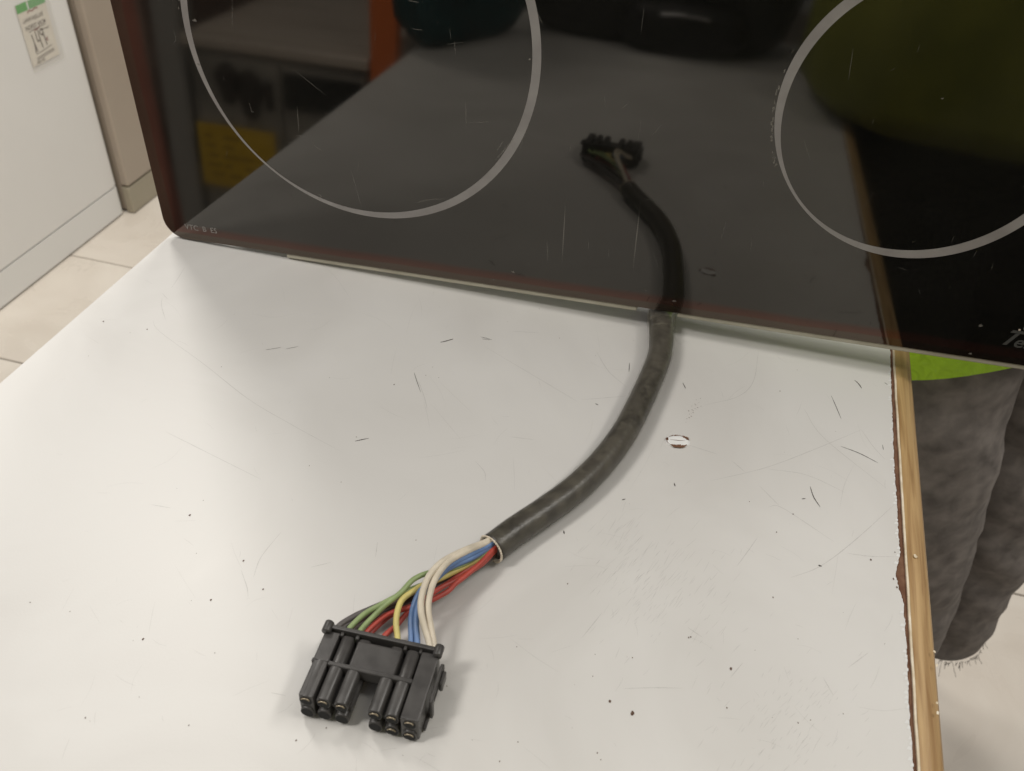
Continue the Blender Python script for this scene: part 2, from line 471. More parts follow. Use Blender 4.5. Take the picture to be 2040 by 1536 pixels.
faint = [[(368, 533), (356, 552), (342, 573)], [(323, 593), (322, 610), (330, 638)], [(323, 584), (334, 596)], [(304, 638), (319, 661), (407, 726), (495, 795), (581, 846), (680, 900)], [(834, 760), (845, 790), (851, 815)],
         [(1415, 958), (1524, 932), (1618, 897), (1716, 856)], [(1716, 856), (1740, 890), (1763, 915)], [(1602, 815), (1641, 872), (1766, 973)], [(1513, 968), (1535, 990), (1552, 1007)], [(1530, 1010), (1559, 1012), (1661, 1079)],
         [(1782, 1005), (1700, 1079), (1634, 1128), (1575, 1151)], [(1509, 1071), (1490, 1098), (1468, 1128)], [(1688, 1102), (1731, 1108), (1782, 1109)], [(1159, 796), (1200, 793), (1247, 789)], [(1188, 700), (1212, 739), (1247, 770)],
         [(1511, 700), (1501, 759), (1470, 790), (1403, 807)], [(1528, 934), (1606, 946), (1684, 981)], [(1458, 918), (1484, 940)], [(1370, 886), (1430, 905)], [(1016, 870), (1064, 876)], [(946, 918), (965, 940), (967, 958)],
         [(1020, 660), (1075, 663)], [(925, 580), (990, 578)], [(752, 1080), (748, 1110)], [(965, 690), (1100, 770), (1150, 800)], [(620, 1130), (660, 1120)], [(540, 1380), (570, 1386)], [(1241, 1372), (1300, 1370), (1360, 1371)], [(1640, 1350), (1660, 1385)],
         [(1480, 1320), (1455, 1350)], [(1200, 1220), (1160, 1270)], [(1400, 1270), (1370, 1250)], [(1730, 1300), (1690, 1330)], [(330, 860), (420, 905), (520, 955)], [(300, 1005), (340, 1012)], [(480, 1135), (492, 1170), (494, 1190)], [(560, 1060), (520, 1110), (505, 1150)]]
V, Fc = merge(*[scr(p, 1.7) for p in faint]); obj('faint_scratches', V, Fc, M_SCR_F, ct, kind='stuff')
ff = []
for (cx, cy, sx, sy, n, L) in [(1241, 1100, 40, 40, 55, 34), (1275, 1190, 42, 55, 90, 26), (1330, 1130, 60, 50, 40, 30), (1565, 1440, 70, 60, 110, 22), (1380, 1230, 60, 60, 40, 30)]:
    for _ in range(n):
        x, y = random.gauss(cx, sx), random.gauss(cy, sy); l = L * random.uniform(.3, 1.1); a = math.radians(random.gauss(-52, 7))
        ff.append(scr([(x, y), (x + l * math.cos(a), y + l * math.sin(a))], random.uniform(1.0, 2.2), n=4))
for _ in range(230):
    x, y = random.uniform(120, 1770), random.uniform(560, 1530)
    if y < 470 + (x - 345) * .153 + 35 or y < 790 - .876 * x: continue
    l = random.uniform(12, 130) * random.random(); a = random.uniform(0, math.pi * 2); b = a + random.uniform(-.35, .35)
    ff.append(scr([(x, y), (x + l * math.cos(a) * .5, y + l * math.sin(a) * .5), (x + l * .5 * (math.cos(a) + math.cos(b)), y + l * .5 * (math.sin(a) + math.sin(b)))], random.uniform(.9, 1.7), n=9))
V, Fc = merge(*ff); obj('fine_scuffs', V, Fc, M_SCR_FF, ct, kind='stuff')
spots = [(1215, 1397, 3.6), (1260, 1421, 5.5), (1456, 1332, 3.8), (206, 640, 2.8), (293, 656, 2.6), (785, 766, 2.4), (378, 1026, 3), (485, 1117, 2.6), (420, 1195, 2.4), (285, 1273, 2.6), (524, 1174, 2.4), (1131, 1163, 2), (1372, 1270, 2), (1376, 1269, 2), (1540, 1190, 2), (1547, 1060, 2), (1780, 1153, 3), (1787, 1170, 3), (1783, 1100, 2), (1735, 1115, 3), (1554, 779, 2), (1580, 1024, 2), (1590, 1440, 1.8), (968, 565, 2), (590, 1475, 2), (650, 1450, 1.6), (1190, 1500, 1.8), (1448, 1410, 2), (1260, 1310, 1.6), (60, 1200, 1.5), (170, 1430, 1.6)]
for _ in range(60):
    x, y = random.uniform(100, 1770), random.uniform(600, 1530)
    if y < 470 + (x - 345) * .153 + 30 or y < 800 - .876 * x: continue
    spots.append((x, y, random.uniform(.6, 1.5)))
V, Fc = merge(*[disc(tuple(at(x, y, ZS + .00009)), r * .00026 * .52, r * .00026 * .76, 9, jit=.2) for x, y, r in spots]); obj('dark_specks', V, Fc, M_SCR_B, ct, kind='stuff')
pk = []
for _ in range(26):
    t = random.random(); pk.append(disc(tuple(at(1368 + 26 * t + random.gauss(0, 5), 840 - 42 * t + random.gauss(0, 4), ZS + .0001)), random.uniform(.0001, .0004), None, 7, jit=.3))
V, Fc = merge(*pk); obj('pink_scuff', V, Fc, alpha_mat('rubbed_brown', (0.25, 0.10, 0.07), .45), ct, kind='stuff')
# the chipped blister with its brown cracks
cc = at(1350, 880)
bl = []
n = 28
ring = lambda s, z, jj=0: [Vector((cc[0] + math.cos(a) * .0056 * s * (1 + random.uniform(-jj, jj)), cc[1] + math.sin(a) * .0040 * s * (1 + random.uniform(-jj, jj)) + math.cos(a) * .0008, z)) for a in [2 * math.pi * k / n for k in range(n)]]
V, Fc = loft([ring(1.12, .00002, .03), ring(1.0, .0005, .04), ring(.8, .0007), ring(.45, .00055)], cap0=False)
pl = obj('blister', V, Fc, M_CHIP, ct, smooth=True)
cr = []
for a0, a1, hw in [(.35, 1.35, .0007), (1.2, 2.6, .00022), (4.05, 5.75, .0008), (2.75, 3.35, .00055), (3.3, 4.1, .00012)]:
    pts = [(cc[0] + math.cos(a) * .0057 * random.uniform(.96, 1.05), cc[1] + math.sin(a) * .0042 * random.uniform(.94, 1.06) + math.cos(a) * .0008, .00075) for a in np.linspace(a0, a1, 18)]
    cr.append(ribbon(pts, [1.5 * hw * math.sin(math.pi * (q + .5) / 18) * random.uniform(.4, 1.3) for q in range(18)]))
cr.append(ribbon([(cc[0] - .004, cc[1] - .0004, .0008), (cc[0], cc[1] + .0003, .0008), (cc[0] + .0036, cc[1] + .0012, .0008)], [.00006, .00012, .00005]))
V, Fc = merge(*cr); obj('crack', V, Fc, M_CORE, pl)

# ------------------------------------------------------------------ the ceramic hob standing on edge
GA, GB, GC, GX = 0.0214, 0.0475, 0.0457, -0.0008
gn = Vector((math.sin(GA) * math.cos(GB), -math.cos(GA) * math.cos(GB), math.sin(GB)))
gu = Vector((math.cos(GA), math.sin(GA), 0)); gv = gn.cross(gu)
gv = gv if gv.z > 0 else -gv
gu2 = gu * math.cos(GC) + gv * math.sin(GC); gv2 = -gu * math.sin(GC) + gv * math.cos(GC)
MG = Matrix(((gu2.x, gv2.x, gn.x, GX), (gu2.y, gv2.y, gn.y, 0), (gu2.z, gv2.z, gn.z, 0.0006), (0, 0, 0, 1)))
hob = root('ceramic_hob', MG, 'black glass hob with grey zone rings standing on edge across the counter', 'cooktop')
GW, GH = 0.59, 0.51


def glass_mat():
    m = mat('black_ceramic_glass', (0.006, 0.006, 0.005), 0.05)
    p = P(m); p.inputs['IOR'].default_value = 1.84
    tc = nd(m, 'ShaderNodeTexCoord'); sx = nd(m, 'ShaderNodeSeparateXYZ'); lk(m, tc.outputs['Object'], sx.inputs[0])

    def mth(op, a, b=None):
        n = nd(m, 'ShaderNodeMath'); n.operation = op
        for i, v in enumerate((a, b)):
            if v is None: continue
            if isinstance(v, (int, float)): n.inputs[i].default_value = v
            else: lk(m, v, n.inputs[i])
        return n.outputs[0]
    # distance to the left and bottom rim: the bare ceramic outside the steel pan lets a red-brown tone through
    dx = mth('MULTIPLY', mth('MINIMUM', sx.outputs[0], mth('SUBTRACT', GW, sx.outputs[0])), 0.62)
    dy = mth('MINIMUM', sx.outputs[1], mth('SUBTRACT', GH, sx.outputs[1]))
    nz = nd(m, 'ShaderNodeTexNoise'); nz.inputs['Scale'].default_value = 14; nz.inputs['Detail'].default_value = 3
    lk(m, tc.outputs['Object'], nz.inputs['Vector'])
    d = mth('ADD', mth('MINIMUM', dx, dy), mth('MULTIPLY', mth('SUBTRACT', nz.outputs['Fac'], .5), .003))
    cr = nd(m, 'ShaderNodeValToRGB'); e = cr.color_ramp.elements
    e[0].position = 0.0; e[0].color = (0.010, 0.0065, 0.005, 1)
    e[1].position = 1.0; e[1].color = (0.0045, 0.0045, 0.0038, 1)
    for pos, c in ((.20, (.009, .006, .0045)), (.25, (.016, .007, .0055)), (.46, (.013, .006, .005)), (.58, (.005, .0047, .004))):
        k = e.new(pos); k.color = (*c, 1)
    dd = mth('MULTIPLY', d, 55.0)
    lk(m, dd, cr.inputs[0])
    # bare ceramic outside the pan mirrors from both faces, through its own red-brown body
    ct_ = nd(m, 'ShaderNodeValToRGB'); e = ct_.color_ramp.elements
    e[0].position = 0.0; e[0].color = (1, .82, .68, 1); e[1].position = .60; e[1].color = (1, .95, .88, 1)
    for pos, c in ((.22, (1, .84, .70)), (.27, (1, .60, .50)), (.44, (1, .66, .56))):
        k = e.new(pos); k.color = (*c, 1)
    lk(m, dd, ct_.inputs[0]); lk(m, ct_.outputs[0], p.inputs['Specular Tint'])
    io = nd(m, 'ShaderNodeMapRange'); io.inputs['From Min'].default_value = .3; io.inputs['From Max'].default_value = .6
    io.inputs['To Min'].default_value = 1.98; io.inputs['To Max'].default_value = 1.76
    lk(m, dd, io.inputs[0]); lk(m, io.outputs[0], p.inputs['IOR'])
    # a film of wiped grime
    n2 = nd(m, 'ShaderNodeTexNoise'); n2.inputs['Scale'].default_value = 7; n2.inputs['Detail'].default_value = 8; n2.inputs['Distortion'].default_value = 1.2
    lk(m, tc.outputs['Object'], n2.inputs['Vector'])
    n3 = nd(m, 'ShaderNodeTexNoise'); n3.inputs['Scale'].default_value = 420; n3.inputs['Detail'].default_value = 2
    lk(m, tc.outputs['Object'], n3.inputs['Vector'])
    mr = nd(m, 'ShaderNodeMapRange'); mr.inputs['From Min'].default_value = .35; mr.inputs['From Max'].default_value = .7; mr.inputs['To Max'].default_value = .006
    lk(m, mth('MULTIPLY', n2.outputs['Fac'], mth('ADD', mth('MULTIPLY', n3.outputs['Fac'], .8), .6)), mr.inputs[0])
    mx = nd(m, 'ShaderNodeMixRGB'); mx.blend_type = 'ADD'; mx.inputs[0].default_value = 1
    cb = nd(m, 'ShaderNodeCombineXYZ')
    for i, k in enumerate((1.0, .93, .78)): lk(m, mth('MULTIPLY', mr.outputs[0], k), cb.inputs[i])
    lk(m, cr.outputs[0], mx.inputs[1]); lk(m, cb.outputs[0], mx.inputs[2]); lk(m, mx.outputs[0], p.inputs['Base Color'])
    r2 = nd(m, 'ShaderNodeMapRange'); r2.inputs['From Min'].default_value = .3; r2.inputs['From Max'].default_value = .7
    r2.inputs['To Min'].default_value = .03; r2.inputs['To Max'].default_value = .075
    lk(m, n2.outputs['Fac'], r2.inputs[0]); lk(m, r2.outputs[0], p.inputs['Roughness'])
    return m


M_GLASS = glass_mat()


def rrect(x0, x1, y0, y1, r, n=10):
    out = []
    for cx, cy, a0 in ((x1 - r, y0 + r, -90), (x1 - r, y1 - r, 0), (x0 + r, y1 - r, 90), (x0 + r, y0 + r, 180)):
        for i in range(n + 1):
            a = math.radians(a0 + 90 * i / n); out.append((cx + r * math.cos(a), cy + r * math.sin(a)))
    return out


V, Fc = prism(rrect(0, GW, 0, GH, .0135), -.004, 0.0, .0006, 2)
gp = obj('glass_plate', V, Fc, M_GLASS, hob, local=True)
V, Fc = prism(rrect(.028, .562, .026, .484, .02), -.052, -.0042, .002, 2)
obj('steel_pan', V, Fc, M_STEEL, hob, local=True)
M_GASKET = noisy(mat('pale_gasket', (0.45, 0.42, 0.33), 0.6), (0.40, 0.37, 0.29), (0.50, 0.47, 0.38), 40)
for u0, u1 in ((.085, .3115), (.3350, .565)):       # pale silicone bead under the lower rim, parted where the cable passes
    V, Fc = box(u0, u1, -.0034, -.0002, -.0062, -.0006, .0008, 2); obj('gasket', V, Fc, M_GASKET, gp, local=True)


def zone_ring(cu, cv, r, wmax, thin):
    V, Fc = [], []; n = 220
    for k in range(n):
        a = 2 * math.pi * k / n
        d = (math.degrees(a) - thin + 180) % 360 - 180
        wd = wmax * (1 - .72 * math.exp(-(d / 42.0) ** 2))
        for rr in (r - wd / 2, r + wd / 2): V.append(Vector((cu + rr * math.cos(a), cv + rr * math.sin(a), .00012)))
    for k in range(n):
        k2 = (k + 1) % n; Fc.append([2 * k, 2 * k + 1, 2 * k2 + 1, 2 * k2])
    return V, Fc


rings = [(.1459, .1367, .1000, .0047, 228), (.4398, .1264, .0702, .0052, 222), (.1459, .385, .0702, .0047, 228), (.4398, .385, .1000, .0047, 222)]
for cu, cv, r, wm, th in rings:
    V, Fc = zone_ring(cu, cv, r, wm, th); obj('zone_ring', V, Fc, M_RING, gp, local=True)
# crusts of burnt residue along the rings
cru = []
for cu, cv, r, lo, hi, k in [(.4398, .1264, .0702, 165, 205, 26), (.1459, .1367, .1000, 168, 176, 5)]:
    for _ in range(k):
        a = math.radians(random.uniform(lo, hi)); rr = r + random.uniform(.0024, .0036)
        cru.append(disc((cu + rr * math.cos(a), cv + rr * math.sin(a), .0003), random.uniform(.0001, .0005), random.uniform(.0004, .0016), 8, jit=.35))
V, Fc = merge(*cru); obj('burnt_residue', V, Fc, alpha_mat('crust', (.42, .39, .34), .3), gp, local=True, kind='stuff')


def gpt(x, y):
    d = Vector(R_ * ((x - 1020) / F_PX) + D_ * ((y - 768) / F_PX) + F_); C = Vector(CAM)
    O = MG.translation; t = (O - C).dot(gn) / d.dot(gn); q = C + d * t - O
    return q.dot(gu2), q.dot(gv2)


for u, v0, v1 in ((.2650, .0230, .0645), (.3066, .0248, .0662)):
    ds = []
    for k in range(34):
        t = k / 33; s = .2 + .8 * math.sin(math.pi * min(1, t * 1.1)) ** .8 if t < .91 else .22
        ds.append(disc((u, v0 + (v1 - v0) * t, .00015), .00036 * max(s, .2), None, 8))
    V, Fc = merge(*ds); obj('dotted_mark', V, Fc, M_DOT, gp, local=True)  # pale dots laid in upright rows on the glass
V, Fc = text2d('VTC  B  ES', .0052); V = [Vector((v.x * .98 + .0152, v.y + .0075, .00015)) for v in V]
obj('printed_code', V, Fc, M_PRINT, gp, local=True)
# maker's logo: long bar of the T over the other letters
lg = []
lg.append(([Vector(p) for p in ((.5055, .0107, 0), (.5079, .0107, 0), (.5130, .0205, 0), (.5106, .0205, 0))], [[0, 1, 2, 3]]))
lg.append(([Vector(p) for p in ((.5072, .0207, .00001), (.5390, .0207, .00001), (.5402, .0228, .00001), (.5084, .0228, .00001))], [[0, 1, 2, 3]]))
t2 = text2d('eka', .0125, .18, .00022); lg.append(([Vector((v.x + .5112, v.y + .0102, .00002)) for v in t2[0]], t2[1]))
V, Fc = merge(*lg); V = [Vector((.5065 + (v.x - .5055) * .86 + .0022, .0112 + (v.y - .0107) * .80, v.z + .00014)) for v in V]; lo_ = obj('logo', V, Fc, M_LOGO, gp, local=True)
V, Fc = disc((.5185, .0235, .0002), .0031, .0027, 20, jit=.03); obj('logo_emblem', V, Fc, alpha_mat('emblem', (.13, .14, .11), .85), gp, local=True)
bd = []
for (a, b, r) in [(.5200, .0290, .0011), (.5120, .0252, .0006), (.5212, .0262, .0009), (.5205, .0240, .0007), (.5222, .0282, .0010), (.5240, .0268, .0012), (.5232, .0292, .0008)]:
    bm = bmesh.new(); bmesh.ops.create_icosphere(bm, subdivisions=2, radius=r)
    for v in bm.verts: v.co = Vector((v.co.x + a + .002, v.co.y + b - .0037, v.co.z * .35 + .0002))
    bd.append(bm_data(bm))
V, Fc = merge(*bd); obj('logo_crust', V, Fc, M_BEAD, gp, smooth=True, local=True, kind='stuff')
# scratches and dust on the glass
gs = []


def gscr(pts, wmm):
    W = spline([(u, v, .00016 + random.uniform(0, .00003)) for u, v in pts], 8)
    return ribbon(W, [wmm * .0005 * (.3 + .7 * math.sin(math.pi * i / 7)) for i in range(8)])


for pp, wv in [([(463, 0), (463, 62)], .32), ([(585, 138), (650, 190)], .3), ([(592, 212), (596, 262)], .45), ([(497, 205), (502, 222), (506, 222)], .4), ([(1025, 275), (1012, 290), (988, 318)], .9), ([(990, 300), (1003, 280)], .5), ([(826, 405), (850, 398), (885, 396)], .6), ([(1090, 480), (1092, 520)], .5),
               ([(905, 82), (908, 108)], .4), ([(890, 88), (925, 84)], .3), ([(820, 57), (842, 60)], .4), ([(928, 200), (929, 255)], .4), ([(980, 242), (930, 244)], .3), ([(1066, 15), (1082, 50)], .4), ([(635, 385), (640, 392), (632, 395)], .8), ([(346, 60), (351, 78), (345, 86)], .4), ([(590, 270), (610, 272)], .5), ([(626, 288), (640, 300)], .4),
               ([(700, 340), (720, 410)], .45), ([(1300, 270), (1320, 245)], .3), ([(1050, 255), (1035, 300)], .3), ([(1700, 95), (1690, 160)], .3), ([(812, 0), (835, 5)], .5)]:
    gs.append(gscr([gpt(*q) for q in pp], wv))
for _ in range(150):
    u, v = random.uniform(.03, .57), random.uniform(.012, .4); l = random.uniform(.002, .02) * random.random(); a = random.choice((random.gauss(1.5, .25), random.uniform(0, 3.14)))
    gs.append(gscr([(u, v), (u + l * math.cos(a), v + l * math.sin(a))], random.uniform(.12, .28)))
V, Fc = merge(*gs); obj('glass_scratches', V, Fc, M_GSCR, gp, local=True, kind='stuff')
du = [disc((random.uniform(.01, .58), random.uniform(.004, .4), .0002), r := random.uniform(.00006, .00018), r * random.uniform(.7, 1.6), 6, jit=.3) for _ in range(300)]
for x, y, r in [(1022, 541, .0009), (983, 557, .0007), (1343, 599, .0010), (1953, 648, .0012), (1933, 704, .0009), (1287, 578, .0005), (1056, 118, .0008), (1877, 196, .0006), (388, 40, .0012), (396, 128, .0010)]:
    u, v = gpt(x, y); du.append(disc((u, v, .0003), r, r * .6, 9, jit=.3))
V, Fc = merge(*du); obj('dust_specks', V, Fc, alpha_mat('dust', (.36, .33, .29), .38), gp, local=True, kind='stuff')

# ------------------------------------------------------------------ cable harness
har = root('cable_harness', T3(0.30, -0.1, 0), 'grey sleeved cable with coloured wires and black plug lying on the counter', 'cable')
RC = .0070
cpx = [(1318, 622), (1318, 660), (1315, 704), (1301, 744), (1275, 802), (1244, 861), (1201, 919), (1150, 970), (1087, 1017), (1029, 1056), (981, 1092)]
cw = [at(x, y, .0075) for x, y in cpx]
behind = [(0.3255, 0.085, .0072), (0.3245, 0.045, .0072)]
path = spline([np.array(b) for b in behind] + cw, 160)
n = len(path)
tt = [i / (n - 1) for i in range(n)]
rin, rout, fl_ = [], [], []
for i, t in enumerate(tt):
    k = max(0, 1 - max(0, t - .17) / .16) if t > .17 else 1      # wider, wrinkled sleeve mouth near the hob
    wr = .00022 * k * math.sin(i * 1.9) + .00009 * noise.noise(Vector((i * .35, 0, 2)))
    rin.append(RC - .0003 + .0009 * k + wr * .7); rout.append(RC + .0005 + .0013 * k + wr - .0006 * max(0, min(1, (t - .72) / .14)))
    fl_.append(1 - .12 * k)
core_path = [p + np.array((0, 0, -.0002)) for p in path]
V, Fc = tube(core_path, rin, 40, True, fl_); jk = obj('cable_jacket', V, Fc, M_JACK, har, smooth=True)
n1 = n - 1
V, Fc = tube(path[:n1], rout[:n1], 40, True, fl_[:n1]); obj('clear_sleeve', V, Fc, M_CLEAR, har, smooth=True)
# bands on the sleeve mouth
for i0 in (31, 35, 41):
    V, Fc = tube(path[i0:i0 + 2], [rout[i0] + .0001] * 2, 40, False, fl_[i0:i0 + 2]); obj('sleeve_crease', V, Fc, M_CLEAR, har, smooth=True)
# cut end: cream liner with a beaded rim
pe = Vector(path[-1]); te = (Vector(path[-1]) - Vector(path[-4])).normalized()
sv = te.cross(Vector((0, 0, 1))).normalized(); qv = sv.cross(te)
prof = [(-.004, .0057), (.0002, .0064), (.0006, .0070), (.0009, .0067), (.0008, .0058), (-.003, .0052), (-.008, .0048)]
rg = []
for a_, r_ in prof:
    rg.append([pe + te * a_ + (sv * math.cos(a) + qv * math.sin(a)) * (r_ + (.00012 * math.sin(k * 4.2) if .0063 < r_ else 0)) for k, a in enumerate([2 * math.pi * j / 72 for j in range(72)])])
V, Fc = loft(rg, False, False); ln = obj('liner', V, Fc, M_CREAM, har, smooth=True)
bdz = []
for k in range(34):
    a = 2 * math.pi * k / 34
    bm = bmesh.new(); bmesh.ops.create_icosphere(bm, subdivisions=1, radius=.00052 * random.uniform(.8, 1.2))
    c = pe + te * .0008 + (sv * math.cos(a) + qv * math.sin(a)) * .0067
    for v in bm.verts: v.co += c
    bdz.append(bm_data(bm))
V, Fc = merge(*bdz); obj('beaded_rim', V, Fc, M_CREAM, ln, smooth=True, kind='stuff')

# ------------------------------------------------------------------ connector (part of the harness)
CW, CL, CHT = .0500, .0302, .0148
A = at(652, 1246, .0150); B = at(866, 1293, .0150)        # far corners
ax = Vector((float(B[0] - A[0]), float(B[1] - A[1]), 0)); CW = ax.length * 1.06; ax.normalize(); ay = Vector((-ax.y, ax.x, 0))
MC = Matrix(((ax.x, -ay.x, 0, A[0]), (ax.y, -ay.y, 0, A[1]), (0, 0, 1, 0.0003), (0, 0, 0, 1)))  # x width, y towards the viewer, z up
# local frame is left handed on purpose for y; flip faces when building
cparts = []


def cobj(name, VF, m, parent, smooth=False, kind=None):
    V = [MC @ Vector(v) for v in VF[0]]; Fc = [f[::-1] for f in VF[1]]
    return obj(name, V, Fc, m, parent, smooth=smooth, kind=kind)


s = CW / .050
cx = [.0033 * s, .0104 * s, .0178 * s, .0318 * s, .0388 * s, .0462 * s]
RT = .00300
zt, zb = .0113, .0040


def bar_y(x, z, r, y0, y1, seg=24, sq=2.0):
    rg = []
    for y, rr in ((y0, r * .93), (y0 + .0004, r), (y1 - .0004, r), (y1, r * .93)):
        ring_ = []
        for k in range(seg):
            c_, s_ = math.cos(2 * math.pi * (k + .5) / seg), math.sin(2 * math.pi * (k + .5) / seg)
            q_ = (abs(c_) ** sq + abs(s_) ** sq) ** (-1 / sq)
            ring_.append(Vector((x + rr * q_ * c_ * (.88 if sq > 2 else 1), y, z + rr * q_ * s_)))
        rg.append(ring_)
    return loft(rg)


# housing frame: web between the two rows, side blocks, mid bar, centre panel, far flange
base = []
base.append(box(.0006, .0215 * s, .0015, CL - .0022, .0064, .0088, .0003, 1))
base.append(box(.0282 * s, CW - .0006, .0015, CL - .0022, .0064, .0088, .0003, 1))
base.append(box(.0214 * s, .0283 * s, .0016, .0150, .0060, .0092, .0003, 1))
housing = cobj('connector', merge(*base), M_BLK, har)
cobj('side_block', box(0, .0066 * s, .0018, .0148, .0009, CHT - .0004, .0005, 2), M_BLK, housing)
cobj('side_block', box(.0002, .0064 * s, .0144, CL, .0006, CHT - .0007, .0006, 2), M_BLK, housing)
cobj('side_block', box(.0424 * s, CW, .0018, CL, .0009, CHT - .0004, .0006, 2), M_BLK, housing)
cobj('centre_panel', box(.0150 * s, .0345 * s, .0030, .0154, .0086, .0143, .0009, 3), M_BLK, housing)
cobj('cross_bar', box(.0066 * s, .0425 * s, .0142, .0161, .0088, .01455, .0003, 1), M_BLK, housing)
cobj('flange', box(.0010, CW - .0010, -.0004, .0014, .0010, CHT + .0012, .0004, 2), M_BLK, housing)
for x in (.0008, CW - .0008):
    k = bar_y(x, CHT + .0006, .0019, -.0012, .0034, 20); cobj('flange_knob', k, M_BLK, housing, True)
for i, x in enumerate(cx):
    for row, z in enumerate((zt, zb)):
        y1 = CL - (.0002 if row == 0 else -.0004)
        if 0 < i < 5:
            ttube = cobj('socket_tube', bar_y(x, z, RT, .0022, y1, 24, 3.2), M_BLK, housing, True)
        else:
            ttube = cobj('socket_tube', bar_y(x, z, RT * .97, .0040, y1 + .0004, 24, 3.2), M_BLK, housing, True)
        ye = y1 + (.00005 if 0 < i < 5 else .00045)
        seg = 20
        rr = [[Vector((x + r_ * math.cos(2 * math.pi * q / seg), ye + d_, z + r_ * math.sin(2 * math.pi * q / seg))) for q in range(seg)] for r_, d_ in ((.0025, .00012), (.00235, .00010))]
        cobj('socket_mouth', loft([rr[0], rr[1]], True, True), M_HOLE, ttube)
        if (i, row) in ((0, 0), (1, 0), (2, 0), (3, 0), (4, 0), (4, 1), (5, 1), (5, 0)):
            arc = [Vector((x + .00175 * math.cos(a), ye + .0003, z + .0004 + .0014 * math.sin(a))) for a in np.linspace(.45, 2.7, 9)]
            cobj('contact', tube(arc, .00033, 6), M_BRASS, ttube, True)
for x0, x1 in ((.0068 * s, .0082 * s), (.0135 * s, .0150 * s), (.0345 * s, .0358 * s), (.0412 * s, .0424 * s)):
    cobj('rib', box(x0, x1, .0012, .0030, .0089, .0146, .0002, 1), M_BLK, housing)
# latch on the right side
lt = [box(CW + .0001, CW + .0012, .0060, .0260, .0006, .0022, .0002, 1), box(CW + .0011, CW + .0026, .0042, .0060, .0020, .0128, .0003, 1),
      box(CW + .0012, CW + .0026, .0190, .0214, .0020, .0132, .0003, 1), box(CW + .0010, CW + .0023, .0050, .0206, .0110, .0130, .0003, 1), box(CW + .0022, CW + .0038, .0060, .0120, .0060, .0112, .0004, 1)]
cobj('latch', merge(*lt), M_BLK, housing)
cobj('side_step', box(-.0008, .0001, .0136, .0152, .0020, .0130, .0002, 1), M_BLK, housing)

# ------------------------------------------------------------------ wires
def wire(colour, px, z0, zm, z1, r=.00125):
    k = len(px); W = []
    for i, (x, y) in enumerate(px):
        t = i / (k - 1); z = (z0 * (1 - t) + z1 * t) + (zm - (z0 + z1) / 2) * math.sin(math.pi * min(1, t * 1.02)) ** 1
        W.append(at(x, y, z))
    d0 = Vector(W[0]) - Vector(W[1])
    pre = [np.array(pe - te * .006 + Vector((0, 0, float(W[0][2]) - pe.z)) * .7 + sv * Vector(W[0] - np.array(pe)).dot(sv) * .6)]
    d1 = (Vector(W[-1]) - Vector(W[-2])).normalized()
    end = [np.array(Vector(W[-1]) + (Vector((-ay.x, -ay.y, -.05)) * .7 + d1 * .3) * .006)]
    V, Fc = tube(spline(pre + W + end, 90), r, 12)
    return obj('wire', V, Fc, M_WIRE[colour], har, smooth=True, label=None)


wire('brown', [(978, 1112), (957, 1127), (929, 1143), (864, 1171), (829, 1189), (790, 1208), (762, 1222), (715, 1250)], .0050, .0085, .0070, .0013)
wire('brown', [(980, 1106), (955, 1122), (910, 1144), (866, 1163), (829, 1184), (780, 1205), (745, 1220), (700, 1250)], .0060, .0095, .0070, .0013)
wire('grey', [(976, 1100), (930, 1128), (870, 1158), (820, 1180), (770, 1200), (730, 1217), (706, 1228), (676, 1247)], .0060, .0080, .0070, .0013)
wire('grey', [(974, 1098), (928, 1126), (866, 1160), (815, 1183), (765, 1206), (735, 1220), (712, 1232), (686, 1249)], .0055, .0065, .0060, .0013)
wire('red', [(983, 1094), (960, 1119), (929, 1146), (907, 1163), (892, 1178), (861, 1195), (836, 1205), (818, 1210), (788, 1218), (762, 1230), (732, 1258)], .0100, .0130, .0100, .00112)
wire('red', [(985, 1098), (962, 1122), (935, 1140), (910, 1155), (883, 1168), (864, 1180), (830, 1205), (808, 1225), (790, 1246), (765, 1268)], .0080, .0115, .0090, .00112)
wire('red', [(984, 1096), (956, 1118), (925, 1139), (895, 1160), (866, 1178), (832, 1200), (806, 1212), (785, 1222), (765, 1236), (738, 1262)], .0090, .0100, .0060, .00108)
wire('green', [(965, 1106), (915, 1131), (870, 1157), (840, 1166), (805, 1180), (780, 1193), (754, 1207), (725, 1224), (697, 1251)], .0100, .0150, .0110, .00112)
wire('yellow', [(966, 1107), (915, 1134), (878, 1152), (850, 1162), (820, 1180), (802, 1194), (793, 1213), (789, 1241), (792, 1273)], .0095, .0165, .0110, .00125)
wire('green', [(963, 1103), (920, 1126), (885, 1136), (851, 1142), (823, 1155), (799, 1180), (772, 1202), (746, 1226), (719, 1255)], .0105, .0175, .0110, .00112)
wire('blue', [(968, 1090), (939, 1104), (901, 1123), (874, 1144), (848, 1166), (834, 1184), (824, 1208), (819, 1236), (819, 1280)], .0120, .0190, .0100, .00125)
wire('blue', [(970, 1093), (941, 1111), (896, 1131), (870, 1152), (850, 1172), (838, 1192), (831, 1217), (829, 1245), (831, 1282)], .0110, .0180, .0110, .00125)
wire('white', [(965, 1081), (935, 1092), (900, 1108), (874, 1125), (852, 1152), (840, 1189), (839, 1219), (846, 1250), (856, 1286)], .0130, .0220, .0120, .00138)
wire('white', [(969, 1082), (940, 1094), (912, 1107), (888, 1124), (866, 1155), (855, 1189), (853, 1217), (858, 1250), (864, 1288)], .0125, .0210, .0110, .00138)

